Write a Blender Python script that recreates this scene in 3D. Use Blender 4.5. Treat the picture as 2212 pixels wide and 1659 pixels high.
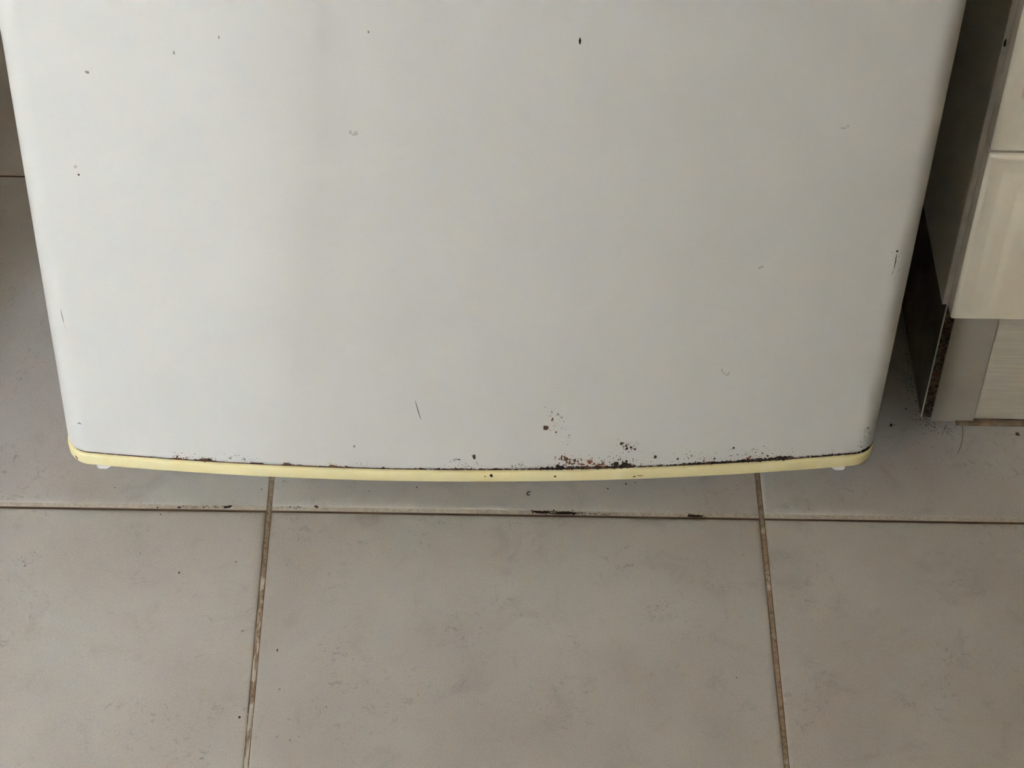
import bpy, bmesh, math, random
from mathutils import Vector, Matrix

for _o in list(bpy.data.objects):
    bpy.data.objects.remove(_o)
scene = bpy.context.scene
COL = scene.collection
random.seed(7)

# ------------------------------------------------------------------ camera
CAM_H = 1.1942
cam_d = bpy.data.cameras.new('camera')
cam_d.sensor_fit = 'HORIZONTAL'
cam_d.sensor_width = 36.0
cam_d.lens = 36.0 * 4980.46 / 2212.0
cam_d.clip_start = 0.02
cam = bpy.data.objects.new('camera', cam_d)
COL.objects.link(cam)
_R = [[0.9995877745, 0.0152858096, 0.0243027778],
      [-0.0055678857, -0.7272017012, 0.6864012561],
      [0.0281652203, -0.6862536191, -0.7268168205]]
cam.matrix_world = Matrix(((_R[0][0], -_R[0][1], -_R[0][2], 0.0),
                           (_R[1][0], -_R[1][1], -_R[1][2], 0.0),
                           (_R[2][0], -_R[2][1], -_R[2][2], CAM_H),
                           (0, 0, 0, 1)))
scene.camera = cam

# ------------------------------------------------------------------ world, daylight, exposure
world = bpy.data.worlds.new('world')
scene.world = world
world.use_nodes = True
world.node_tree.nodes['Background'].inputs[0].default_value = (0.80, 0.90, 1.0, 1)
world.node_tree.nodes['Background'].inputs[1].default_value = 0.3

WIN_X, WIN_Y, WIN_Z, WIN_W, WIN_H = -1.75, -2.30, 1.80, 1.60, 1.25     # window in the wall behind the viewer, to the left
ld = bpy.data.lights.new('window_daylight', 'AREA')
ld.shape = 'RECTANGLE'
ld.size = WIN_W
ld.size_y = WIN_H
ld.energy = 700.0
ld.color = (0.735, 0.848, 1.0)
lo = bpy.data.objects.new('window_daylight', ld)
COL.objects.link(lo)
lo.location = (WIN_X, WIN_Y - 0.01, WIN_Z)
lo.rotation_euler = (math.radians(90), 0, math.radians(180))

scene.cycles.max_bounces = 16
scene.cycles.diffuse_bounces = 6
scene.view_settings.view_transform = 'Standard'
scene.view_settings.look = 'None'
scene.view_settings.gamma = 1.0
scene.view_settings.exposure = 1.69
scene.view_settings.use_curve_mapping = False

# ------------------------------------------------------------------ helpers
def link_mesh(name, bm, mats, parent=None, smooth=False, kind=None, label=None):
    me = bpy.data.meshes.new(name)
    bm.normal_update()
    bm.to_mesh(me)
    bm.free()
    for m in (mats if isinstance(mats, (list, tuple)) else [mats]):
        me.materials.append(m)
    if smooth:
        for p in me.polygons:
            p.use_smooth = True
    o = bpy.data.objects.new(name, me)
    COL.objects.link(o)
    if parent is not None:
        o.parent = parent
    if kind:
        o['kind'] = kind
    if label:
        o['label'] = label
    return o

def tag(o, label, cat, group=None):
    o['label'] = label
    o['category'] = cat
    if group:
        o['group'] = group

def box(bm, a, b, mi=0, bevel=0.0, seg=2):
    x0, y0, z0 = a; x1, y1, z1 = b
    vs = [bm.verts.new(p) for p in ((x0,y0,z0),(x1,y0,z0),(x1,y1,z0),(x0,y1,z0),(x0,y0,z1),(x1,y0,z1),(x1,y1,z1),(x0,y1,z1))]
    fs = [bm.faces.new([vs[i] for i in q]) for q in ((0,3,2,1),(4,5,6,7),(0,1,5,4),(1,2,6,5),(2,3,7,6),(3,0,4,7))]
    for f_ in fs:
        f_.material_index = mi
    if bevel > 0:
        es = list({e for f_ in fs for e in f_.edges})
        r = bmesh.ops.bevel(bm, geom=es, offset=bevel, segments=seg, profile=0.5, affect='EDGES')
        for f_ in r['faces']:
            f_.material_index = mi
            f_.smooth = True

class NT:
    """tiny node-tree helper"""
    def __init__(self, name):
        self.m = bpy.data.materials.new(name)
        self.m.use_nodes = True
        self.t = self.m.node_tree
        self.b = self.t.nodes['Principled BSDF']
    def n(self, typ, **kw):
        nd = self.t.nodes.new(typ)
        for k, v in kw.items():
            if hasattr(nd, k):
                setattr(nd, k, v)
        return nd
    def l(self, a, b):
        self.t.links.new(a, b)
    def put(self, sock, v):
        if isinstance(v, (int, float)):
            sock.default_value = v
        elif isinstance(v, (tuple, list)):
            sock.default_value = (*v, 1.0) if len(v) == 3 and len(sock.default_value) == 4 else v
        else:
            self.l(v, sock)
    def math(self, op, a, b=0.0, c=0.0):
        nd = self.n('ShaderNodeMath', operation=op)
        self.put(nd.inputs[0], a); self.put(nd.inputs[1], b); self.put(nd.inputs[2], c)
        return nd.outputs[0]
    def noise(self, vec, scale, detail=4.0, rough=0.55, dist=0.0):
        nd = self.n('ShaderNodeTexNoise')
        if vec is not None:
            self.l(vec, nd.inputs['Vector'])
        nd.inputs['Scale'].default_value = scale
        nd.inputs['Detail'].default_value = detail
        nd.inputs['Roughness'].default_value = rough
        nd.inputs['Distortion'].default_value = dist
        return nd.outputs['Fac']
    def ramp(self, fac, stops):
        nd = self.n('ShaderNodeValToRGB')
        e = nd.color_ramp.elements
        while len(e) < len(stops):
            e.new(0.5)
        for el, (p, c) in zip(e, stops):
            el.position = p
            el.color = (*c, 1) if len(c) == 3 else c
        self.l(fac, nd.inputs[0])
        return nd.outputs[0]
    def sstep(self, v, lo, hi):
        nd = self.n('ShaderNodeMapRange', interpolation_type='SMOOTHSTEP')
        self.put(nd.inputs[0], v)
        nd.inputs[1].default_value = lo; nd.inputs[2].default_value = hi
        nd.inputs[3].default_value = 0.0; nd.inputs[4].default_value = 1.0
        return nd.outputs[0]
    def mix(self, fac, a, b, blend='MIX'):
        nd = self.n('ShaderNodeMix', data_type='RGBA', blend_type=blend)
        self.put(nd.inputs[0], fac); self.put(nd.inputs[6], a); self.put(nd.inputs[7], b)
        return nd.outputs[2]
    def bump(self, h, strength, dist=0.001):
        nd = self.n('ShaderNodeBump')
        self.l(h, nd.inputs['Height'])
        nd.inputs['Strength'].default_value = strength
        nd.inputs['Distance'].default_value = dist
        self.l(nd.outputs[0], self.b.inputs['Normal'])
    def set(self, color=None, rough=None, spec=None, metal=None):
        if color is not None: self.put(self.b.inputs['Base Color'], color)
        if rough is not None: self.put(self.b.inputs['Roughness'], rough)
        if spec is not None: self.put(self.b.inputs['Specular IOR Level'], spec)
        if metal is not None: self.put(self.b.inputs['Metallic'], metal)
        return self.m
    def pos(self):
        return self.n('ShaderNodeNewGeometry').outputs['Position']
    def obj(self):
        return self.n('ShaderNodeTexCoord').outputs['Object']
    def xyz(self, v):
        nd = self.n('ShaderNodeSeparateXYZ'); self.l(v, nd.inputs[0])
        return nd.outputs

def plain(name, col, rough=0.5, spec=0.5, amp=0.06, scale=40.0):
    t = NT(name)
    f_ = t.noise(t.obj(), scale, 3)
    lo_ = tuple(c * (1 - amp) for c in col); hi_ = tuple(min(1, c * (1 + amp)) for c in col)
    return t.set(t.ramp(f_, [(0.3, lo_), (0.7, hi_)]), rough, spec)

# ------------------------------------------------------------------ materials
TX, TY, TP, JW, JH = -0.1249, 1.0085, 0.3338, 0.0036, 0.0052   # joint position, tile pitch, joint widths

def m_tile():
    t = NT('tile_glaze')
    p = t.pos()
    rnd = t.n('ShaderNodeObjectInfo').outputs['Random']
    off = t.n('ShaderNodeVectorMath', operation='ADD')
    t.l(p, off.inputs[0])
    cmb = t.n('ShaderNodeCombineXYZ'); t.l(t.math('MULTIPLY', rnd, 9.0), cmb.inputs[0]); t.l(t.math('MULTIPLY', rnd, 5.0), cmb.inputs[1])
    t.l(cmb.outputs[0], off.inputs[1])
    v = off.outputs[0]
    big = t.noise(v, 7.0, 5, 0.6, 0.4)
    c = t.ramp(big, [(0.30, (0.478, 0.424, 0.390)), (0.50, (0.538, 0.503, 0.472)), (0.70, (0.592, 0.578, 0.555))])
    mid = t.noise(v, 34.0, 6, 0.65, 0.8)
    c = t.mix(t.math('MULTIPLY', t.sstep(mid, 0.52, 0.70), 0.34), c, (0.33, 0.295, 0.27))
    fine = t.noise(v, 160.0, 4, 0.7, 1.2)
    sm = t.math('MULTIPLY', t.sstep(fine, 0.55, 0.66), t.sstep(t.noise(v, 16.0, 4, 0.6), 0.48, 0.64))
    c = t.mix(t.math('MULTIPLY', sm, 0.42), c, (0.17, 0.145, 0.125))
    gr = t.noise(v, 900.0, 2, 0.6)
    c = t.mix(0.26, c, t.ramp(gr, [(0.25, (0.22, 0.20, 0.18)), (0.75, (0.62, 0.60, 0.56))]))
    tone = t.n('ShaderNodeHueSaturation'); t.l(c, tone.inputs['Color']); t.l(t.math('MULTIPLY_ADD', rnd, 0.07, 0.965), tone.inputs['Value'])
    t.bump(t.math('ADD', t.math('MULTIPLY', mid, 0.7), t.math('MULTIPLY', fine, 0.3)), 0.25, 0.0006)
    return t.set(tone.outputs[0], t.math('MULTIPLY_ADD', mid, 0.22, 0.40), 0.35)

def m_grout():
    t = NT('grout')
    p = t.obj(); x, y, z = t.xyz(p)
    def dist(c, o):
        k = t.math('DIVIDE', t.math('SUBTRACT', c, o), TP)
        return t.math('MULTIPLY', t.math('SUBTRACT', k, t.math('ROUND', k)), TP)   # signed metres from joint centre
    dx = dist(x, TX); dy = dist(y, TY)
    n1 = t.noise(p, 45.0, 4, 0.6); n2 = t.noise(p, 420.0, 4, 0.7)
    brown = t.ramp(n2, [(0.30, (0.135, 0.085, 0.050)), (0.5, (0.27, 0.195, 0.135)), (0.72, (0.40, 0.315, 0.235))])
    pale = t.ramp(n2, [(0.30, (0.40, 0.335, 0.275)), (0.7, (0.66, 0.60, 0.53))])
    vert = t.mix(t.sstep(n1, 0.56, 0.66), brown, pale)
    st = t.n('ShaderNodeMapping'); t.l(p, st.inputs[0]); st.inputs['Scale'].default_value = (420.0, 60.0, 1.0)
    wmask = t.math('MULTIPLY', t.sstep(t.noise(st.outputs[0], 1.0, 4, 0.65, 0.5), 0.46, 0.58), t.math('MULTIPLY', t.sstep(y, 0.955, 0.915), t.math('LESS_THAN', t.math('ABSOLUTE', t.math('SUBTRACT', x, TX)), 0.02)))
    vert = t.mix(t.math('MULTIPLY', wmask, 0.8), vert, (0.66, 0.60, 0.52))
    wob = t.math('MULTIPLY', t.math('SUBTRACT', n2, 0.5), 0.0006)
    edge_v = t.sstep(t.math('ADD', t.math('ABSOLUTE', dx), wob), 0.00100, 0.00160)
    vert = t.mix(t.math('MULTIPLY', edge_v, 0.85), vert, (0.085, 0.046, 0.022))
    edge_h = t.sstep(t.math('ADD', t.math('MULTIPLY', dy, -1.0), wob), 0.0006, 0.0014)
    horz = t.mix(edge_h, pale, (0.090, 0.052, 0.030))
    is_v = t.math('LESS_THAN', t.math('ABSOLUTE', dx), JW * 0.5)
    return t.set(t.mix(is_v, horz, vert), 0.9, 0.2)

def m_door():
    t = NT('white_enamel')
    o = t.obj()
    pe = t.noise(o, 900.0, 2, 0.5)
    yl_ = t.noise(o, 3.0, 3, 0.5)
    c = t.ramp(yl_, [(0.3, (0.745, 0.752, 0.745)), (0.7, (0.760, 0.757, 0.735))])
    t.bump(pe, 0.05, 0.0004)
    t.set(c, 0.42, 0.5)
    return t.m

M = {}
M['tile'] = m_tile()
M['grout'] = m_grout()
M['door'] = m_door()
M['body'] = plain('fridge_side_paint', (0.82, 0.82, 0.80), 0.45)
t = NT('yellowed_trim_plastic')
_n = t.noise(t.obj(), 60.0, 5, 0.6); _n2 = t.noise(t.obj(), 500.0, 2)
_c = t.ramp(_n, [(0.3, (0.94, 0.83, 0.45)), (0.7, (0.96, 0.89, 0.55))])
_c = t.mix(t.math('MULTIPLY', t.sstep(_n2, 0.55, 0.75), 0.15), _c, (0.74, 0.62, 0.36))
M['trim'] = t.set(_c, 0.38, 0.5)
M['rubber'] = plain('gasket_rubber', (0.10, 0.09, 0.08), 0.7)
t = NT('rust_seam')
_n = t.noise(t.obj(), 120.0, 4, 0.7)
M['seam'] = t.set(t.ramp(_n, [(0.35, (0.16, 0.105, 0.06)), (0.5, (0.075, 0.032, 0.016)), (0.7, (0.016, 0.008, 0.006))]), 0.9, 0.2)
M['whiteplastic'] = plain('white_plastic', (0.93, 0.93, 0.92), 0.35)
def stain(name, a, b, rough=0.85):
    tt = NT(name)
    return tt.set(tt.ramp(tt.noise(tt.obj(), 800.0, 3, 0.6), [(0.35, a), (0.65, b)]), rough, 0.2)
M['s_d'] = stain('stain_black', (0.012, 0.008, 0.007), (0.045, 0.026, 0.018))
M['s_b'] = stain('stain_brown', (0.050, 0.025, 0.016), (0.13, 0.070, 0.042))
M['s_r'] = stain('stain_rust', (0.15, 0.050, 0.022), (0.30, 0.125, 0.062))
M['s_g'] = stain('stain_grey', (0.26, 0.235, 0.21), (0.40, 0.375, 0.345))
M['s_l'] = stain('stain_pale_grey', (0.53, 0.515, 0.485), (0.61, 0.60, 0.57))
M['s_w'] = stain('grout_white', (0.48, 0.43, 0.36), (0.60, 0.55, 0.47))
STAINS = [M['s_d'], M['s_b'], M['s_r'], M['s_g'], M['s_l'], M['s_w']]
SIDX = {'d': 0, 'b': 1, 'r': 2, 'g': 3, 'l': 4, 'w': 5}
M['front'] = plain('cream_drawer_front', (0.715, 0.655, 0.535), 0.40, 0.5, 0.03, 12.0)
M['carcass'] = plain('cabinet_side_laminate', (0.84, 0.84, 0.79), 0.5, 0.4, 0.05, 8.0)
M['edge'] = plain('cabinet_edge_banding', (0.66, 0.61, 0.54), 0.5, 0.4, 0.08, 60.0)
t = NT('chipboard_raw')
_v = t.n('ShaderNodeTexVoronoi'); t.l(t.obj(), _v.inputs['Vector']); _v.inputs['Scale'].default_value = 520.0
_n = t.noise(t.obj(), 260.0, 5, 0.75, 0.6)
_c = t.ramp(_n, [(0.36, (0.030, 0.018, 0.010)), (0.50, (0.15, 0.10, 0.062)), (0.68, (0.34, 0.26, 0.18))])
_c = t.mix(0.35, _c, _v.outputs['Color'], 'MULTIPLY')
t.bump(_n, 0.8, 0.001)
M['chip'] = t.set(_c, 0.95, 0.1)
t = NT('plinth_corner_grey')
_n = t.noise(t.obj(), 30.0, 5, 0.6); _n2 = t.noise(t.obj(), 600.0, 2)
_c = t.ramp(_n, [(0.3, (0.315, 0.278, 0.220)), (0.7, (0.365, 0.325, 0.262))])
M['strip'] = t.set(t.mix(t.math('MULTIPLY', t.sstep(_n2, 0.55, 0.8), 0.2), _c, (0.23, 0.19, 0.145)), 0.5, 0.4)
t = NT('plinth_brushed')
_mp = t.n('ShaderNodeMapping'); t.l(t.obj(), _mp.inputs[0]); _mp.inputs['Scale'].default_value = (28.0, 28.0, 700.0)
_n = t.noise(_mp.outputs[0], 1.0, 4, 0.65, 0.3)
_c = t.ramp(_n, [(0.30, (0.45, 0.405, 0.325)), (0.55, (0.52, 0.475, 0.385)), (0.75, (0.63, 0.58, 0.48))])
t.bump(_n, 0.5, 0.0005)
M['brushed'] = t.set(_c, 0.5, 0.4)
M['seal'] = plain('plinth_seal', (0.16, 0.115, 0.075), 0.8, 0.2, 0.35, 150.0)
M['wall'] = plain('wall_paint', (0.42, 0.352, 0.265), 0.85, 0.2, 0.02, 4.0)
M['ceil'] = plain('ceiling_paint', (0.56, 0.505, 0.40), 0.9, 0.2, 0.02, 4.0)
M['plinthside'] = plain('plinth_side_dirt_shade', (0.085, 0.070, 0.050), 0.8, 0.2, 0.4, 40.0)  # dirty brown that also carries the deep shade of the gap
M['frontedge'] = plain('drawer_front_side_shaded', (0.42, 0.345, 0.25), 0.6, 0.3, 0.06, 30.0)  # taupe sides, darker than the front to stand for weaker light there
M['worktop'] = plain('worktop_laminate', (0.42, 0.38, 0.32), 0.4, 0.5, 0.15, 90.0)
M['frame'] = plain('window_frame_white', (0.8, 0.8, 0.78), 0.4)
t = NT('window_glass')
t.b.inputs['Transmission Weight'].default_value = 1.0
M['glass'] = t.set((0.95, 0.98, 1.0), 0.02, 0.5)
M['dark'] = plain('fridge_foot_black', (0.03, 0.03, 0.03), 0.6)
M['hair'] = plain('hair_dark', (0.05, 0.038, 0.028), 0.6)

# ------------------------------------------------------------------ measured marks (millimetres on the door sheet / on the floor)
DOOR_SPOTS=[ (45.25,107.27,1.61,2.2,'b'),(49.09,114.63,0.84,1.93,'b'),(52.4,119.77,0.84,1.21,'g'),(54.89,116.68,0.69,0.99,'g'),(51.94,102.73,0.77,1.1,'b'),(48.51,121.59,0.58,1.38,'g'),(44.21,126.42,0.58,0.83,'l'),(94.64,90.17,1.08,1.65,'b'),(98.54,85.51,1.08,1.76,'d'),(101.19,86.28,0.92,1.43,'b'),(103.71,84.58,1,1.21,'b'),(98.06,88.22,0.77,1.32,'b'),(99.51,89.05,0.54,1.1,'g'),(96.31,87.41,0.58,1.38,'g'),(54.53,69.96,1.61,2.2,'d'),(59.65,76.86,1.23,1.87,'b'),(56.61,77.62,0.5,2.48,'b'),(74.89,72.96,1.73,2.2,'r'),(77.99,71.48,1.15,1.65,'r'),(81.97,70.42,1.92,1.21,'r'),(83.79,70.34,1.15,1.38,'r'),(92.52,70.87,1.77,2.75,'d'),(89.85,70.08,1.15,1.38,'b'),(98.06,69.47,2.69,3.03,'d'),(101.72,69.06,1.54,1.76,'b'),(99.05,72.84,1.15,1.38,'b'),(65.44,75.1,0.84,2.2,'b'),(61.95,72.48,0.84,1.76,'r'),(63.81,71.52,0.77,1.1,'b'),(68.01,71.84,0.58,1.65,'r'),(71.38,70.82,0.77,1.1,'r'),(117.59,75.93,1.08,1.54,'b'),(132.66,73.17,0.92,1.32,'b'),(168.71,81.1,0.84,0.99,'d'),(167.59,80.06,0.77,0.55,'g'),(156.83,71.64,0.77,0.99,'b'),(179.04,69.52,1.34,1.43,'r'),(180.7,71.19,0.58,1.65,'r'),(188.35,74.12,0.69,0.77,'b'),(192.06,71.04,0.77,1.32,'b'),(167.3,73.74,1.54,0.55,'g'),(171.83,74.26,0.58,0.66,'b'),(150,69.66,0.77,0.99,'r'),(144.82,69.59,0.54,0.99,'r'),(-0.07,79.41,1.23,2.31,'b'),(-0.98,80.54,0.77,1.1,'g'),(-11.69,76.86,2.3,0.72,'g'),(-9.9,76.74,1.15,0.83,'b'),(-92.04,66.97,1.92,1.43,'b'),(-90.53,67.5,1.92,1.1,'r'),(-82.75,66.51,1.34,1.1,'b'),(-77.19,87.71,0.77,1.43,'g'),(-73.05,71.25,0.69,0.99,'l'),(-58.74,66.79,1.54,0.88,'b'),(-192.17,69.87,0.77,1.1,'b'),(-173.74,66.93,6.14,1.43,'r'),(-174.87,67.96,3.07,1.87,'b'),(-171.54,68.27,1.92,1.65,'d'),(-191.83,66.51,3.46,0.83,'b'),(-140.68,66.8,5.76,0.94,'b'),(-138.24,67.44,2.3,1.26,'b'),(-122.35,66.99,4.22,1.04,'b'),(-148.46,67.33,1.15,0.66,'g'),(-157.53,71.33,0.96,1.21,'g'),(-148.56,70.94,1.15,1.1,'g'),(-206.94,66.02,3.84,0.55,'g'),(-168.15,402.58,0.61,1.65,'g'),(-217.45,384.9,1.38,1.1,'g'),(-230.35,308.76,0.61,1.1,'b'),(-231.57,314.61,1.15,1.38,'l'),(-62.28,421.85,0.65,1.21,'g'),(51.47,417.34,0.69,2.48,'d'),(-142.97,414.7,0.5,1.38,'g'),(-253.17,94.16,1.23,0.99,'g'),(256.12,90.14,0.84,0.72,'b'),(258.05,83.95,0.65,0.94,'g'),(254.95,82.84,0.69,0.72,'g'),(254.19,72.72,0.61,0.83,'b'),(258.08,75.09,0.5,0.55,'g'),(251.28,249.82,0.65,1.1,'b'),(64.97,72.39,0.58,1.65,'b'),(-73.58,351.15,1.15,1.43,'l'),(-71.54,349.53,1.54,1.21,'l'),(-70.48,350.92,1.15,1.65,'l'),(154.05,155.12,0.77,1.65,'l'),(155.47,152.5,1.15,1.1,'l'),(157.41,150.68,1.15,0.88,'l'),(158.72,152.27,0.58,1.65,'l'),(168.33,243.15,1.15,1.32,'l'),(169.66,243.83,1.15,1.1,'l'),(204.91,349.91,1.92,0.83,'l'),(207.15,351.11,1.15,0.83,'l') ]
DOOR_SCRATCHES=[ ([(-37.87, 132.22), (-36.72, 125.81), (-35.56, 120.24), (-34.39, 114.62)],0.44,'d'),([(-253.63, 196.95), (-253.2, 190.7), (-252.93, 185.56)],0.68,'g'),([(-252.93, 185.56), (-252.2, 179.28)],0.28,'l'),([(251.35, 247.52), (251.55, 240.59), (251.52, 235.18)],0.64,'b'),([(251.52, 235.18), (251.01, 229.03)],0.32,'g'),([(105.29, 83.38), (110.32, 80.41)],0.32,'g'),([(-213.71, 74.74), (-210.11, 74.7)],0.4,'l'),([(-208.37, 73.99), (-201.32, 72.06)],0.44,'g'),([(-15.59, 77.73), (-11.69, 76.41)],0.32,'g'),([(164.09, 78.54), (168.16, 80.46)],0.4,'g') ]
DOOR_CLUSTERS=[ (48.4,124.19,61.84,87.82,2.52,60,0.21,0.55,'gl'),(94.61,90.62,104.02,84.34,2.52,34,0.21,0.63,'bgl'),(55.68,78.09,68.12,69.56,2.31,60,0.25,0.76,'bbrg'),(67.9,74.11,86.29,68.87,2.1,70,0.21,0.71,'rrbg'),(88.75,78.3,103,68.08,2.94,50,0.21,0.63,'bg'),(104.33,70.75,134.83,68.92,2.52,46,0.21,0.46,'lg'),(137.32,75.58,162.25,69.15,2.52,60,0.21,0.46,'lgb'),(173.89,74.99,211.29,69.52,2.52,90,0.21,0.55,'gbl'),(-16.13,70.48,4.88,70.6,2.52,60,0.21,0.5,'gbl'),(24.44,69.59,33.41,71.3,1.68,26,0.21,0.55,'bg'),(30.43,70.43,53.06,69.09,1.26,20,0.21,0.42,'bg'),(-196.11,69.46,-169.09,68.95,1.68,40,0.21,0.55,'gbr'),(-165.95,71.04,-136.02,69.88,2.1,44,0.21,0.5,'gl'),(-115.14,67.23,-88.1,68.3,1.68,26,0.21,0.42,'gl'),(-79.04,71.45,-67.08,70.13,1.68,16,0.21,0.46,'lg'),(254.77,90.56,254.01,69.59,2.1,50,0.21,0.46,'lg'),(249.15,248.91,254.27,230.65,2.1,26,0.21,0.42,'lg'),(220.89,66.64,251.65,68.41,1.26,30,0.21,0.42,'lg'),(47.06,106.36,56.04,103.96,3.36,14,0.17,0.38,'l') ]
EDGE=[ (-254.27,-187.02,0.4),(-187.02,-167.37,1),(-167.37,-96.82,0.5),(-96.82,-78.89,0.8),(-78.89,-37.1,0.4),(-37.1,-7.25,1.2),(-7.25,43.62,1.3),(43.62,105.39,2.6),(105.39,137.32,1.3),(137.32,186.48,2.2),(186.48,208.22,2.9),(208.22,252.25,1.5),(252.25,267.72,2.2) ]
TRIM_SPOTS=[ (11.37,61.92,1.15,1.76,'d'),(53.12,60.39,0.92,1.1,'b'),(7.47,61.01,0.54,0.66,'b'),(105.17,58.34,1.15,0.66,'b'),(109.08,59.05,3.07,0.39,'r') ]
FLOOR_SPOTS=[ (117.56,1035.32,0.64,0.81,'d'),(105.01,1030.9,0.58,0.68,'d'),(123.98,1036.7,0.48,0.54,'b'),(-111.43,890.05,0.51,1.17,'d'),(-131.43,837.41,0.83,0.9,'d'),(306.98,1094.11,1.28,1.53,'d'),(309.33,1094.6,0.64,0.45,'b'),(319.43,1109.93,0.64,0.81,'d'),(301.4,1063.48,0.38,0.45,'d'),(328.99,1086.62,0.42,0.45,'b'),(328.38,1099.86,0.64,0.59,'b'),(395.61,1087.51,1.6,1.8,'b'),(-143.51,961.66,0.54,0.63,'d'),(-109.77,959.5,0.32,0.45,'b'),(-100.79,836.45,0.77,1.08,'g'),(-98.98,820.87,0.77,0.9,'g'),(-107.15,823.17,0.64,0.9,'g'),(-93.71,823.7,0.64,0.72,'g'),(-152.1,806.47,1.6,1.08,'g'),(-108,859.31,0.77,0.9,'g'),(-197.17,1001.44,0.48,0.59,'d'),(-180.11,951.67,0.7,0.99,'b'),(-207.28,967.64,0.38,0.54,'b'),(-230.48,1024.63,0.45,0.54,'b'),(-131.09,1025.24,0.48,0.68,'d'),(-25.74,1029.29,0.51,0.68,'d'),(-58.09,1024.94,0.32,0.45,'d'),(182.2,873.34,0.38,0.54,'b'),(193.88,974.2,0.96,0.45,'g'),(-77.89,846.26,0.38,0.45,'b'),(-93.22,1010.68,1.41,0.99,'b'),(-92.55,1009.87,0.96,0.63,'d'),(-153.34,1008.76,2.56,1.17,'d'),(-151.24,1009.82,1.6,0.9,'d'),(-168.9,1008.47,0.64,0.9,'d'),(-199.94,1007.5,0.64,0.9,'d'),(-185.36,1007.97,1.28,0.9,'d'),(56.84,1008.91,3.2,1.35,'d'),(61.86,1008.8,3.2,1.44,'d'),(59.96,1007.94,6.4,0.81,'d'),(72.52,1008.58,3.2,1.17,'d'),(77.55,1008.47,3.84,1.35,'d'),(81.31,1008.12,2.56,0.99,'d'),(71.88,1007.54,8,0.68,'d'),(161.76,1007.95,3.2,0.99,'d'),(165.52,1007.61,3.52,0.9,'d'),(162.98,1007.15,5.12,0.63,'d') ]
FLOOR_CLUSTERS=[ (-184.49,1008.6,-156.46,1008.7,0.47,34,0.18,0.58,'db'),(-119.1,1009.79,-103.47,1009.46,0.54,26,0.18,0.58,'db'),(53.07,1008.84,82.88,1008.36,0.79,90,0.25,0.79,'d'),(82.89,1008.56,106.42,1007.76,0.58,70,0.18,0.54,'db'),(106.43,1008.17,156.75,1008.27,0.58,50,0.14,0.36,'b'),(158.32,1008.3,170.86,1007.5,0.54,36,0.22,0.65,'d'),(328.37,1166.02,329.66,1102.1,3.24,110,0.18,0.58,'db'),(329.37,1099.88,347.66,1089.19,3.24,90,0.18,0.54,'db'),(317.52,1165.78,321.41,1101.94,5.04,60,0.14,0.4,'b'),(-278.6,969.16,-273.24,963.35,1.8,26,0.14,0.43,'g'),(-284.23,959.25,-279.92,956.59,1.8,20,0.14,0.43,'db'),(-252.42,979.53,-245.58,973.69,2.88,22,0.14,0.36,'g'),(-33.39,853.28,-21.65,849.9,2.88,26,0.14,0.43,'g'),(-9.52,822.1,-3.67,815.31,2.16,22,0.14,0.36,'g'),(-61.71,980.9,-39.87,973.32,4.32,40,0.14,0.36,'g'),(84.33,1003.68,108.98,991.95,3.6,40,0.14,0.32,'g'),(-210.49,826.21,-197.59,812.66,5.76,40,0.14,0.4,'g'),(-277.86,1081.05,-268.77,1072.56,2.88,40,0.14,0.36,'g') ]
FLOOR_SCRATCHES=[ ([(-135.81, 903.72), (-134.71, 904.85), (-133.55, 905.24)],0.5,'d'),([(-164.0, 883.01), (-156.58, 885.68)],0.29,'g'),([(-134.3, 919.48), (-130.11, 923.71)],0.29,'g'),([(-229.26, 964.9), (-225.39, 965.75)],0.25,'g'),([(178.47, 891.94), (181.25, 889.04), (184.81, 884.68)],0.29,'g'),([(227.52, 888.64), (233.15, 885.05)],0.29,'g') ]
WHITE=[ [(-125.87, 848.39), (-124.14, 848.41), (-124.32, 830.89), (-125.46, 826.71), (-126.21, 829.13)],[(-126.1, 808.18), (-124.16, 808.88), (-123.83, 800.42), (-126.09, 800.39)],[(-125.84, 905.74), (-123.51, 906.52), (-124.06, 897.22), (-125.7, 895.35)],[(-125.89, 932.15), (-123.18, 932.2), (-123.26, 915.89), (-125.73, 916.98)],[(-126.11, 884.32), (-124.1, 885.08), (-124.4, 864.43), (-125.73, 862.62)],[(208.34, 842.95), (209.51, 842.97), (209.0, 840.5), (208.13, 840.48)] ]
THREAD= [(52.01, 1026.37), (50.43, 1026.55), (49.63, 1025.28), (49.77, 1023.63), (51.35, 1023.45)]
HAIR= [(357.43, 1093.36), (357.21, 1087.19), (355.96, 1080.59), (353.73, 1074.01), (350.87, 1067.46)]

# ------------------------------------------------------------------ room shell
X0, X1, Y0, Y1, ZC = -2.75, 2.30, -2.30, 1.68, 2.50
bm = bmesh.new()
box(bm, (X0 - 0.15, Y0 - 0.15, -0.08), (X1 + 0.15, Y1 + 0.15, -0.0012))
floor = link_mesh('floor', bm, M['grout'], kind='structure')
_fa = math.radians(-0.143)          # the tile grid runs very slightly askew
floor.rotation_euler = (0, 0, _fa)
floor.location = (0.03 - (0.03 * math.cos(_fa) - TY * math.sin(_fa)), TY - (0.03 * math.sin(_fa) + TY * math.cos(_fa)), 0)
tag(floor, 'beige grey ceramic tile floor with brown grout joints', 'floor')

def struct(name, boxes, mat, label, cat):
    b_ = bmesh.new()
    for a, c in boxes:
        box(b_, a, c)
    o = link_mesh(name, b_, mat, kind='structure')
    tag(o, label, cat)
    return o

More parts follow.
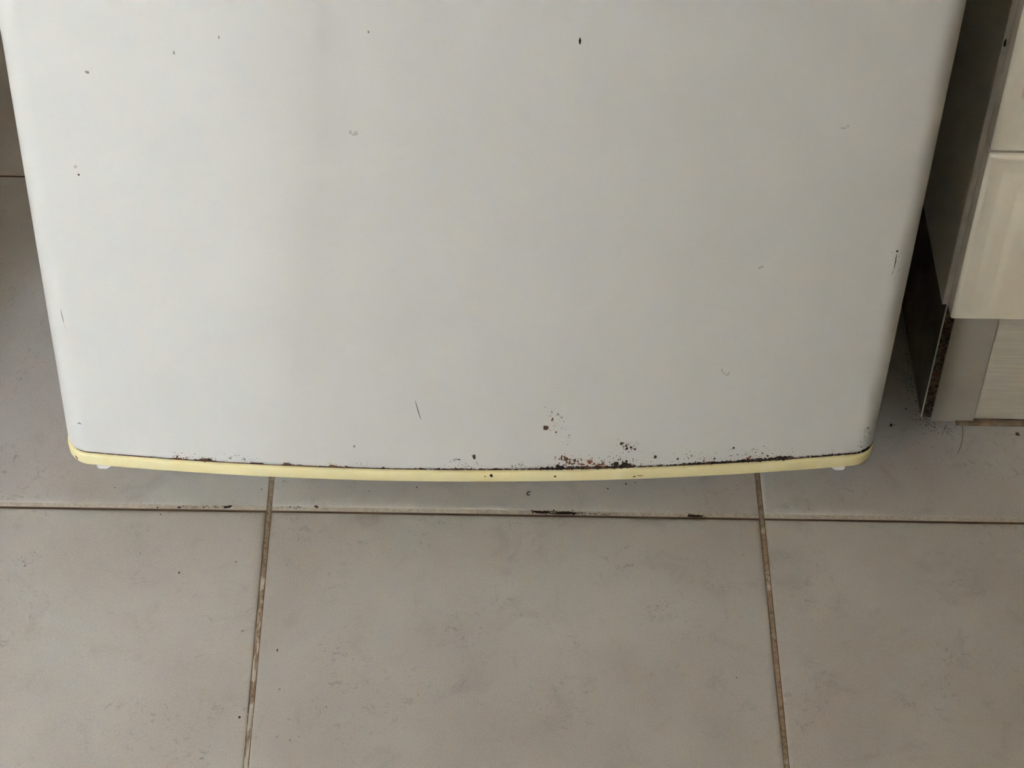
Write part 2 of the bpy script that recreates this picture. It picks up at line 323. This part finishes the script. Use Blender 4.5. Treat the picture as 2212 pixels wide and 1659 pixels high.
GX, GY = -0.86, -0.55          # corner of an added wall block that cuts window light towards the right
wx0, wx1, wz0, wz1 = WIN_X - WIN_W / 2, WIN_X + WIN_W / 2, WIN_Z - WIN_H / 2, WIN_Z + WIN_H / 2
struct('wall_back', [((X0 - 0.15, Y1, -0.0012), (X1 + 0.15, Y1 + 0.15, ZC))], M['wall'], 'warm cream painted wall behind the fridge', 'wall')
struct('wall_front', [((GX, Y0, -0.0012), (X1, GY, ZC)),
                      ((X0 - 0.15, Y0 - 0.15, -0.0012), (wx0, Y0, ZC)), ((wx1, Y0 - 0.15, -0.0012), (X1 + 0.15, Y0, ZC)),
                      ((wx0, Y0 - 0.15, -0.0012), (wx1, Y0, wz0)), ((wx0, Y0 - 0.15, wz1), (wx1, Y0, ZC))],
       M['wall'], 'warm cream painted wall with the window behind the viewer, plus an added wall block screening it', 'wall')
struct('wall_right', [((X1, Y0, -0.0012), (X1 + 0.15, Y1, ZC))], M['wall'], 'warm cream painted wall at the far right', 'wall')
struct('wall_left', [((X0 - 0.15, Y0, -0.0012), (X0, Y1, ZC)), ((X0, 0.90, -0.0012), (-0.445, 1.08, 0.95))],  # low half-wall is added, out of view, to darken the floor beside the fridge
       M['wall'], 'warm cream painted wall with an added low half-wall left of the fridge to shade the floor', 'wall')
struct('ceiling', [((X0 - 0.15, Y0 - 0.15, ZC), (X1 + 0.15, Y1 + 0.15, ZC + 0.1))], M['ceil'], 'plain off-white ceiling', 'ceiling')
win = bpy.data.objects.new('window_1', None)
COL.objects.link(win)
win.location = (WIN_X, Y0 - 0.10, wz0)
win['kind'] = 'structure'
tag(win, 'white framed window in the wall behind the viewer', 'window')
bm = bmesh.new()
w2 = WIN_W / 2
for a, c in (((-w2, -.03, 0), (-w2 + .05, .03, WIN_H)), ((w2 - .05, -.03, 0), (w2, .03, WIN_H)), ((-w2 + .05, -.03, 0), (w2 - .05, .03, .05)),
             ((-w2 + .05, -.03, WIN_H - .05), (w2 - .05, .03, WIN_H)), ((-.03, -.025, .05), (.03, .025, WIN_H - .05))):
    box(bm, a, c)
link_mesh('window_frame', bm, M['frame'], win)
for s in (-1, 1):
    bm = bmesh.new()
    xa, xb = sorted((s * .03, s * (w2 - .05)))
    box(bm, (xa, -.004, .05), (xb, .004, WIN_H - .05))
    link_mesh('pane', bm, M['glass'], win)

# ------------------------------------------------------------------ floor tiles (each one its own piece, proud of the grout bed)
def tile_mesh():
    h = (TP - JW) / 2
    k_ = (JH - JW) / 2
    b_ = bmesh.new()
    rings = [(h, -0.0013), (h - 0.0003, -0.0010), (h - 0.0010, -0.00065), (h - 0.0022, -0.00034), (h - 0.0042, -0.00012), (h - 0.0065, -0.00003), (h - 0.009, 0.0)]
    prev = None
    for r_, z_ in rings:
        ring = [b_.verts.new((sx * r_, sy * (r_ - k_), z_)) for sx, sy in ((-1, -1), (1, -1), (1, 1), (-1, 1))]
        if prev:
            for i in range(4):
                f_ = b_.faces.new((prev[i], prev[(i + 1) % 4], ring[(i + 1) % 4], ring[i]))
                f_.smooth = True
        prev = ring
    b_.faces.new(prev)
    me = bpy.data.meshes.new('tile')
    b_.normal_update(); b_.to_mesh(me); b_.free()
    me.materials.append(M['tile'])
    return me
TM = tile_mesh()
for i in range(-8, 8):
    for j in range(-10, 2):
        cx_ = TX + (i + 0.5) * TP; cy_ = TY + (j + 0.5) * TP
        if cx_ - TP / 2 < X0 - 0.12 or cx_ + TP / 2 > X1 + 0.14 or cy_ - TP / 2 < Y0 - 0.12:
            continue
        o = bpy.data.objects.new('tile', TM)
        COL.objects.link(o)
        o.parent = floor
        o.location = (cx_, cy_, random.uniform(-0.00015, 0.0))
        o.rotation_euler = (0, 0, random.choice((0, 1)) * math.pi)

# ------------------------------------------------------------------ stain flakes
def flake(bm, c, ex, ey, rx, ry, mi, rnd, n=8):
    a0 = rnd.uniform(0, 6.28)
    vs = []
    for k in range(n):
        a = a0 + 6.2832 * k / n
        q = rnd.uniform(0.62, 1.18)
        vs.append(bm.verts.new(c + ex * (math.cos(a) * rx * q) + ey * (math.sin(a) * ry * q)))
    # keep the winding facing outward
    f_ = bm.faces.new(vs)
    f_.material_index = mi

def ribbon(bm, pts, ex_fn, w, mi, taper=True):
    """pts: surface points; ex_fn(i) gives the sideways vector"""
    L_, R_ = [], []
    n = len(pts)
    for i, p in enumerate(pts):
        ww = w * (0.35 + 0.65 * math.sin(math.pi * (i + 0.5) / n)) if taper else w
        s = ex_fn(i) * ww * 0.5
        L_.append(bm.verts.new(p - s)); R_.append(bm.verts.new(p + s))
    for i in range(n - 1):
        bm.faces.new((L_[i], R_[i], R_[i + 1], L_[i + 1])).material_index = mi

def densify(pl, n=4):
    out = []
    for (a, b) in zip(pl[:-1], pl[1:]):
        for k in range(n):
            out.append((a[0] + (b[0] - a[0]) * k / n, a[1] + (b[1] - a[1]) * k / n))
    out.append(pl[-1])
    return out

# ------------------------------------------------------------------ grime on the floor
rf = random.Random(11)
bm = bmesh.new()
EX, EY = Vector((1, 0, 0)), Vector((0, 1, 0))
FZ = 0.00012
for x, y, rx, ry, c in FLOOR_SPOTS:
    flake(bm, Vector((x / 1000, y / 1000, FZ + rf.uniform(0, 6e-5))), EX, EY, rx / 1000, ry / 1000, SIDX[c], rf, 9)
for xa, ya, xb, yb, sg, n, r0, r1, cs in FLOOR_CLUSTERS:
    for k in range(n):
        q = rf.random()
        x = xa + (xb - xa) * q + rf.gauss(0, sg); y = ya + (yb - ya) * q + rf.gauss(0, sg)
        r_ = rf.uniform(r0, r1)
        flake(bm, Vector((x / 1000, y / 1000, FZ + rf.uniform(0, 6e-5))), EX, EY, r_ / 1000 * rf.uniform(.6, 1.3), r_ / 1000, SIDX[rf.choice(cs)], rf, 5)
for pl, w, c in FLOOR_SCRATCHES:
    pp = densify(pl)
    pts = [Vector((a / 1000, b / 1000, FZ + 5e-5)) for a, b in pp]
    d = (pts[-1] - pts[0]).normalized(); sd = Vector((d.y, -d.x, 0))
    ribbon(bm, pts, lambda i: sd, w / 1000, SIDX[c])
for poly in WHITE[:2]:
    ok = [Vector((TX + (max(-1.35, min(1.35, x - TX * 1000)) / 1000) if abs(x / 1000 - TX) < 0.02 else x / 1000, y / 1000, -0.00095)) for x, y in poly]
    f_ = bm.faces.new([bm.verts.new(p) for p in ok]); f_.material_index = 5
bmesh.ops.recalc_face_normals(bm, faces=bm.faces)
for f_ in bm.faces:
    if f_.normal.z < 0:
        f_.normal_flip()
link_mesh('grime', bm, STAINS, floor, kind='stuff', label='dark dirt specks and grime along the joints')

def tube(name, pts, r, mat, sides=6):
    b_ = bmesh.new()
    prev = None
    for i, p in enumerate(pts):
        d = (pts[min(i + 1, len(pts) - 1)] - pts[max(i - 1, 0)]).normalized()
        s = d.cross(Vector((0, 0, 1))).normalized(); u = s.cross(d)
        ring = [b_.verts.new(p + s * (math.cos(6.2832 * k / sides) * r) + u * (math.sin(6.2832 * k / sides) * r)) for k in range(sides)]
        if prev:
            for k in range(sides):
                b_.faces.new((prev[k], prev[(k + 1) % sides], ring[(k + 1) % sides], ring[k]))
        else:
            b_.faces.new(ring[::-1])
        prev = ring
    b_.faces.new(prev)
    return link_mesh(name, b_, mat, smooth=True)
o = tube('thread', [Vector((a / 1000, b / 1000, 0.0004)) for a, b in densify(THREAD, 3)], 0.00038, M['hair'])
tag(o, 'tiny dark hooked thread on the tile just below the fridge door', 'thread')
o = tube('hair', [Vector((a / 1000, b / 1000, 0.0003)) for a, b in densify(HAIR, 5)], 0.00016, M['hair'])
tag(o, 'thin curved dark hair on the tile in front of the plinth', 'hair')

# ------------------------------------------------------------------ fridge
FRX, FRY, FYAW = 0.01196, 1.01774, math.radians(0.959)
fr = bpy.data.objects.new('fridge', None)
COL.objects.link(fr)
fr.location = (FRX, FRY, 0)
fr.rotation_euler = (0, 0, FYAW)
tag(fr, 'white bow-fronted fridge with yellowed bottom trim and rust spots', 'fridge')

def plan(off=0.0, n_front=200, n_arc=14, back=0.035):
    """closed-front outline of the door in plan, left rear -> front -> right rear, with outward normals"""
    pts = []
    HW, RC, CX, CY = 0.265, 0.016, 0.249, 0.00046
    u0 = 0.2509
    th0 = math.atan2(u0 - CX, 0.01589)          # where the bow meets the corner arc
    pts.append((-HW, back, -1, 0)); pts.append((-HW, back * 0.5, -1, 0)); pts.append((-HW, CY + 0.004, -1, 0))
    for k in range(n_arc):
        a = math.pi / 2 - (math.pi / 2 - th0) * k / n_arc
        pts.append((-CX - RC * math.sin(a), CY - RC * math.cos(a), -math.sin(a), -math.cos(a)))
    for k in range(n_front + 1):
        u = -u0 + 2 * u0 * k / n_front
        y = -0.030 + 0.013 * (u / 0.237) ** 2
        s = 2 * 0.013 * u / 0.237 ** 2
        l = math.hypot(1, s)
        pts.append((u, y, s / l, -1 / l))
    for k in range(1, n_arc + 1):
        a = th0 + (math.pi / 2 - th0) * k / n_arc
        pts.append((CX + RC * math.sin(a), CY - RC * math.cos(a), math.sin(a), -math.cos(a)))
    pts.append((HW, CY + 0.004, 1, 0)); pts.append((HW, back * 0.5, 1, 0)); pts.append((HW, back, 1, 0))
    return [(x + nx * off, y + ny * off, nx, ny) for x, y, nx, ny in pts]

CREASE = [(-78.0, 600.0), (-84.3, 442.4), (-86.4, 395.5), (-88.3, 352.6), (-90.7, 318.1), (-94.1, 293.0), (-97.8, 256.1), (-102.2, 217.6), (-110.1, 156.7), (-120.1, 91.6), (-124.0, 66.0)]
CREASE2 = [(95.0, 340.0), (123.8, 237.3), (134.3, 197.4), (146.7, 155.6), (162.0, 102.9), (168.0, 66.0)]
def line_u(z, tab):
    for (ua, za), (ub, zb) in zip(tab[:-1], tab[1:]):
        if zb <= z <= za:
            return ua + (ub - ua) * (za - z) / (za - zb)
    return tab[0][0] if z > tab[0][1] else tab[-1][0]
def dent(u, z):
    """outward offset in metres of the sheet metal; u, z in mm"""
    d = 0.0
    du = u - line_u(z, CREASE)
    fade = 1.0 if z < 420 else max(0.0, 1 - (z - 420) / 150)
    d += -0.00055 * math.tanh(du / 2.6) * math.exp(-(du / 26.0) ** 2) * fade
    # pushed-in crescent
    zc = 323.5 - 0.25 * (u + 97) - 0.016 * (u + 97) ** 2
    gu = math.exp(-((u + 97.5) / 8.5) ** 4)
    dz = z - zc
    d += -0.0016 * gu * math.exp(-(dz / (5.0 if dz > 0 else 3.6)) ** 2)
    d += -0.00070 * math.exp(-((u + 99.6) / 6) ** 2 - ((z - 275.3) / 2.5) ** 2)
    du2 = u - line_u(z, CREASE2)
    f2 = math.exp(-((z - 185) / 75.0) ** 2)
    d += -0.00024 * math.tanh(du2 / 3.0) * math.exp(-(du2 / 22.0) ** 2) * f2
    # soft waviness of thin sheet
    d += 0.00010 * math.sin(u * 0.021 + 0.7) * math.sin(z * 0.013 + 0.4)
    return d

ZB, ZT = 0.0665, 1.40
PL = plan()
NPL = len(PL)
rows = [(ZB, -0.0012), (ZB + 0.0002, -0.0005), (ZB + 0.0009, 0.0)]
z = ZB + 0.0035
while z < 0.47:
    rows.append((z, 0.0)); z += 0.0026
while z < ZT - 0.003:
    rows.append((z, 0.0)); z += 0.02
rows += [(ZT - 0.002, 0.0), (ZT, -0.002)]
bm = bmesh.new()
prev = None
first = last = None
for zz, off in rows:
    ring = []
    for x, y, nx, ny in PL:
        d = off + (dent(x * 1000, zz * 1000) if abs(x) < 0.249 and off == 0.0 else 0.0)
        ring.append(bm.verts.new((x + nx * d, y + ny * d, zz)))
    if prev:
        for i in range(NPL - 1):
            bm.faces.new((prev[i], prev[i + 1], ring[i + 1], ring[i]))
        bm.faces.new((prev[NPL - 1], prev[0], ring[0], ring[NPL - 1]))
    prev = ring
    if first is None:
        first = ring
bm.faces.new(first[::-1])
bm.faces.new(prev)
for f_ in bm.faces:
    f_.smooth = len(f_.verts) == 4
door = link_mesh('door', bm, M['door'], fr)

# dark rusty seam between door sheet and trim
bm = bmesh.new()
PS = plan(-0.0011, 60, 8)
lo_r = [bm.verts.new((x, y, 0.0640)) for x, y, _, _ in PS]
hi_r = [bm.verts.new((x, y, ZB + 0.0001)) for x, y, _, _ in PS]
for i in range(len(PS)):
    j = (i + 1) % len(PS)
    bm.faces.new((lo_r[i], lo_r[j], hi_r[j], hi_r[i]))
bm.faces.new(lo_r[::-1]); bm.faces.new(hi_r)
link_mesh('seam', bm, M['seam'], door, label='rusty brown seam above the trim')

# yellowed end-cap trim
bm = bmesh.new()
prof = [(0.0530, -0.0035), (0.0532, -0.0020), (0.0538, -0.0008), (0.0548, -0.0001), (0.0560, 0.0004), (0.0628, 0.0008), (0.0640, 0.0007), (0.0646, 0.0002), (0.0649, -0.0006), (0.0650, -0.0016)]
prev = None; first = None
for zz, off in prof:
    P_ = plan(off, 90, 14)
    ring = [bm.verts.new((x, y, zz)) for x, y, _, _ in P_]
    if prev:
        for i in range(len(ring)):
            j = (i + 1) % len(ring)
            bm.faces.new((prev[i], prev[j], ring[j], ring[i]))
    prev = ring
    if first is None: first = ring
bm.faces.new(first[::-1]); bm.faces.new(prev)
for f_ in bm.faces:
    f_.smooth = len(f_.verts) == 4
trim = link_mesh('bottom_trim', bm, M['trim'], fr, label='yellowed cream plastic trim strip')

# small white plugs under the trim
for s in (-1, 1):
    bm = bmesh.new()
    ua, ub, uc = 0.2470, 0.2400, 0.2345
    yf, yr = -0.0128, 0.004
    zt_, zb_ = 0.0536, 0.0470
    sec = [(ua, zt_), (ua, zb_ + 0.0012), (ua - 0.0014, zb_), (ub + 0.0006, zb_), (uc - 0.002, zt_)]
    fa = [bm.verts.new((s * u, yf, z_)) for u, z_ in sec]
    fb = [bm.verts.new((s * u, yr, z_)) for u, z_ in sec]
    n = len(sec)
    bm.faces.new(fa); bm.faces.new(fb[::-1])
    for i in range(n):
        bm.faces.new((fa[i], fb[i], fb[(i + 1) % n], fa[(i + 1) % n]))
    bmesh.ops.recalc_face_normals(bm, faces=bm.faces)
    bmesh.ops.bevel(bm, geom=list(bm.edges), offset=0.0005, segments=2, profile=0.5, affect='EDGES')
    link_mesh('hinge_plug', bm, M['whiteplastic'], trim, label='small white plastic plug')

# rust and scuffs on the door sheet
def on_door(u, z, off=0.00018):
    a = abs(u)
    if a < 0.2509:
        y = -0.030 + 0.013 * (u / 0.237) ** 2
        s = 2 * 0.013 * u / 0.237 ** 2
        l = math.hypot(1, s); n = Vector((s / l, -1 / l, 0))
    else:
        q = min(1.0, (a - 0.249) / 0.016)
        y = 0.00046 - 0.016 * math.sqrt(max(0.0, 1 - q * q))
        n = Vector((math.copysign(q, u), -math.sqrt(max(0.0, 1 - q * q)), 0))
    d = dent(u * 1000, z * 1000) if a < 0.249 else 0.0
    return Vector((u, y, z)) + n * (off + d), n.cross(Vector((0, 0, 1))) * -1, n

rd = random.Random(5)
bm = bmesh.new()
UZ = Vector((0, 0, 1))
def dflake(u, z, rx, ry, c, n=8):
    z = max(z, 67.4 + ry * 0.3)
    p, ex, nn = on_door(u / 1000, z / 1000, 0.00016 + rd.uniform(0, 7e-5))
    flake(bm, p, ex, UZ, rx / 1000, ry / 1000, SIDX[c], rd, n)
for u, z, rx, ry, c in DOOR_SPOTS:
    dflake(u, z, rx, ry, c, 9)
for ua, za, ub, zb, sg, n, r0, r1, cs in DOOR_CLUSTERS:
    for k in range(n):
        q = rd.random()
        r_ = rd.uniform(r0, r1)
        u = ua + (ub - ua) * q + rd.gauss(0, sg); z = za + (zb - za) * q + rd.gauss(0, sg * 1.3)
        if abs(u) > 264 or z < 67.2:
            continue
        dflake(u, z, r_ * rd.uniform(.7, 1.2), r_ * rd.uniform(.8, 1.6), rd.choice(cs), 6)
for pl, w, c in DOOR_SCRATCHES:
    pp = densify(pl)
    inf = [on_door(a / 1000, b / 1000, 0.0002) for a, b in pp]
    ribbon(bm, [i[0] for i in inf], lambda i: inf[i][1], w / 1000, SIDX[c])
for ua, ub, h in EDGE:                       # crust of rust growing up from the seam
    u = ua
    while u < min(ub, 264.0):
        hh = h * rd.uniform(0.25, 1.0)
        wd = rd.uniform(0.6, 2.2)
        c = rd.choice('ddb' if h > 1.5 else 'dbbg')
        p0, ex, nn = on_door(u / 1000, 0.0671, 0.00016 + rd.uniform(0, 5e-5))
        flake(bm, p0 + UZ * hh * 0.0003, ex, UZ, wd / 1000, hh / 1000 * 0.9, SIDX[c], rd, 7)
        u += rd.uniform(0.5, 1.1) if h > 0.9 else rd.uniform(1.2, 3.0)
for f_ in bm.faces:
    f_.normal_update()
    if f_.normal.y > 0:
        f_.normal_flip()
link_mesh('rust_marks', bm, STAINS, door, kind='stuff', label='brown rust spots and grey scuffs')

bm = bmesh.new()
for u, z, rx, ry, c in TRIM_SPOTS:
    p, ex, nn = on_door(u / 1000, max(0.0565, min(0.0620, z / 1000)), 0.00098)
    p -= nn * dent(u, z)
    flake(bm, p, ex, UZ, rx / 1000, ry / 1000, SIDX[c], rd, 8)
p, ex, nn = on_door(-0.2585, 0.0590, 0.0011)
flake(bm, p, (ex * 0.6 - UZ * 0.8), (ex * 0.8 + UZ * 0.6), 0.0022, 0.0007, 1, rd, 8)
for f_ in bm.faces:
    f_.normal_update()
    if f_.normal.y > 0:
        f_.normal_flip()
link_mesh('dirt_spots', bm, STAINS, trim, kind='stuff', label='dark dirt spots')

# body behind the door
bm = bmesh.new()
box(bm, (-0.252, 0.047, 0.045), (0.252, 0.56, 1.415), 0, 0.006, 3)
link_mesh('body', bm, M['body'], fr)
bm = bmesh.new()
for a, c in (((-0.250, 0.0345, 0.08), (-0.235, 0.0475, 1.39)), ((0.235, 0.0345, 0.08), (0.250, 0.0475, 1.39)),
             ((-0.235, 0.0345, 0.08), (0.235, 0.0475, 0.10)), ((-0.235, 0.0345, 1.37), (0.235, 0.0475, 1.39))):
    box(bm, a, c)
link_mesh('gasket', bm, M['rubber'], fr)
for sx in (-0.22, 0.22):
    for y in (0.12, 0.50):
        bm = bmesh.new()
        bmesh.ops.create_cone(bm, cap_ends=True, segments=16, radius1=0.018, radius2=0.014, depth=0.0455, matrix=Matrix.Translation((sx, y, 0.0232)))
        link_mesh('foot', bm, M['dark'], fr)

# ------------------------------------------------------------------ base cabinet to the right
CX0, CXR, CYF, CYB, CZ0, CZ1 = 0.3175, 0.7175, 1.073, 1.640, 0.140, 0.860
cab = bpy.data.objects.new('base_cabinet', None)
COL.objects.link(cab)
cab.location = (CX0, CYF, 0)
tag(cab, 'cream kitchen drawer cabinet with grey plinth right of the fridge', 'cabinet')
def cl(x, y, z): return (x - CX0, y - CYF, z)

bm = bmesh.new()
box(bm, cl(CX0, CYF + 0.0012, CZ0), cl(CX0 + 0.016, CYB, CZ1), 0, 0.0005, 1)
side = link_mesh('side_panel', bm, M['carcass'], cab)
bm = bmesh.new()
box(bm, cl(CX0, CYF, CZ0), cl(CX0 + 0.016, CYF + 0.0012, CZ1), 0, 0.0003, 1)
eb = link_mesh('edge_band', bm, M['edge'], side)
bm = bmesh.new()
box(bm, cl(CX0 + 0.016, CYF, CZ0), cl(CXR, CYB, CZ0 + 0.016))
box(bm, cl(CX0 + 0.016, CYB - 0.008, CZ0 + 0.016), cl(CXR, CYB, CZ1))
box(bm, cl(CXR - 0.016, CYF, CZ0 + 0.016), cl(CXR, CYB - 0.008, CZ1))
box(bm, cl(CX0 + 0.016, CYF, CZ1 - 0.016), cl(CXR - 0.016, CYB - 0.008, CZ1))
link_mesh('carcass', bm, M['carcass'], cab)

def drawer_front(x0, x1, z0, z1, yf, yb):
    """stepped raised-panel front: two soft steps up towards the middle"""
    b_ = bmesh.new()
    # insets per side (left, right, bottom, top) in m and y offset (negative = towards the room)
    prof = [((0, 0, 0, 0), yb), ((0, 0, 0, 0), yf + 0.0035), ((0.0005, 0.0005, 0.0005, 0.0005), yf + 0.0018), ((0.0016, 0.0016, 0.0016, 0.0016), yf + 0.0005),
            ((0.0035, 0.0035, 0.0035, 0.0035), yf), ((0.0095, 0.0095, 0.0068, 0.0118), yf - 0.0001), ((0.0106, 0.0106, 0.0078, 0.0130), yf - 0.0008), ((0.0126, 0.0126, 0.0096, 0.0152), yf - 0.0030),
            ((0.0142, 0.0142, 0.0112, 0.0168), yf - 0.0037), ((0.0202, 0.0202, 0.0146, 0.0238), yf - 0.0038), ((0.0214, 0.0214, 0.0156, 0.0252), yf - 0.0045), ((0.0234, 0.0234, 0.0174, 0.0274), yf - 0.0067), ((0.0250, 0.0250, 0.0190, 0.0290), yf - 0.0074), ((0.0300, 0.0300, 0.0240, 0.0340), yf - 0.0075)]
    prev = None
    for n_ring, ((l, r, bt, tp), y) in enumerate(prof):
        ring = [b_.verts.new(cl(*p)) for p in ((x0 + l, y, z0 + bt), (x1 - r, y, z0 + bt), (x1 - r, y, z1 - tp), (x0 + l, y, z1 - tp))]
        if prev:
            for i in range(4):
                f_ = b_.faces.new((prev[i], prev[(i + 1) % 4], ring[(i + 1) % 4], ring[i]))
                f_.smooth = n_ring > 1
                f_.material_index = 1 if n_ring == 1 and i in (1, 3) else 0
        else:
            b_.faces.new(ring[::-1])
        prev = ring
    b_.faces.new(prev)
    bmesh.ops.recalc_face_normals(b_, faces=b_.faces)
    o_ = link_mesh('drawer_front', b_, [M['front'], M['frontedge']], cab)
    return o_
DX0, DX1 = 0.3205, 0.7160
for za, zb in ((0.1434, 0.2840), (0.2868, 0.4560), (0.4588, 0.6480), (0.6508, 0.8570)):
    drawer_front(DX0, DX1, za, zb, 1.0550, 1.0710)

# chipped spot on the edge band
bm = bmesh.new()
rc = random.Random(3)
flake(bm, Vector((0.0016, -0.0003, 0.3560)), Vector((1, 0, 0)), Vector((0, 0, 1)), 0.0008, 0.0040, 0, rc, 9)
for f_ in bm.faces:
    f_.normal_update()
    if f_.normal.y > 0: f_.normal_flip()
link_mesh('chip_mark', bm, M['s_d'], eb, label='small dark chip')

# plinth
KX, KY = 0.3354, 1.0969
bm = bmesh.new()
box(bm, cl(KX + 0.0022, KY + 0.0012, 0.0030), cl(CXR, KY + 0.017, CZ0 - 0.0005), 0, 0.0004, 1)
pb = link_mesh('plinth_board', bm, M['brushed'], cab, label='brushed off-white plinth board')
bm = bmesh.new()
box(bm, cl(KX - 0.0002, KY, 0.0012), cl(KX + 0.0303, KY + 0.0012, CZ0 - 0.0008), 0, 0.0005, 2)
link_mesh('corner_strip', bm, M['strip'], pb, label='smooth grey corner strip')
bm = bmesh.new()
box(bm, cl(0.32995, 1.1015, 0.0004), cl(KX + 0.0018, CYB, CZ0 - 0.0006))
pr = link_mesh('plinth_return', bm, M['chip'], cab, label='raw brown chipboard edge of the plinth side')
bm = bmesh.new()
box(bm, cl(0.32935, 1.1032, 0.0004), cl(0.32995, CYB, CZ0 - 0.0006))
link_mesh('laminate_face', bm, M['plinthside'], pr, label='dark dirty side face of the plinth, deep shade in its brown')
bm = bmesh.new()
box(bm, cl(0.32930, 1.1010, 0.0004), cl(0.32995, 1.1032, CZ0 - 0.0006), 0, 0.0002, 1)
link_mesh('laminate_lip', bm, M['carcass'], pr, label='thin pale laminate edge')
# soft seal along the foot of the plinth
bm = bmesh.new()
sx0, sx1 = 0.3530, CXR
sec = [(0.0, 0.0), (-0.0030, 0.0), (-0.0028, 0.0006), (-0.0018, 0.0014), (-0.0004, 0.0020), (0.0011, 0.0024), (0.0011, 0.0)]
fa = [bm.verts.new(cl(sx0, KY + y, z_ + 0.0001)) for y, z_ in sec]
fb = [bm.verts.new(cl(sx1, KY + y, z_ + 0.0001)) for y, z_ in sec]
for i in range(len(sec)):
    j = (i + 1) % len(sec)
    bm.faces.new((fa[i], fa[j], fb[j], fb[i]))
bm.faces.new(fa[::-1]); bm.faces.new(fb)
bmesh.ops.recalc_face_normals(bm, faces=bm.faces)
link_mesh('plinth_seal', bm, M['seal'], pb, label='brown dirty seal at the foot of the plinth')

# worktop on the cabinet
bm = bmesh.new()
box(bm, (CX0, 1.040, CZ1), (CXR + 0.002, 1.655, CZ1 + 0.038), 0, 0.003, 2)
wt = link_mesh('worktop', bm, M['worktop'])
tag(wt, 'brown speckled worktop lying on the cream drawer cabinet', 'worktop')
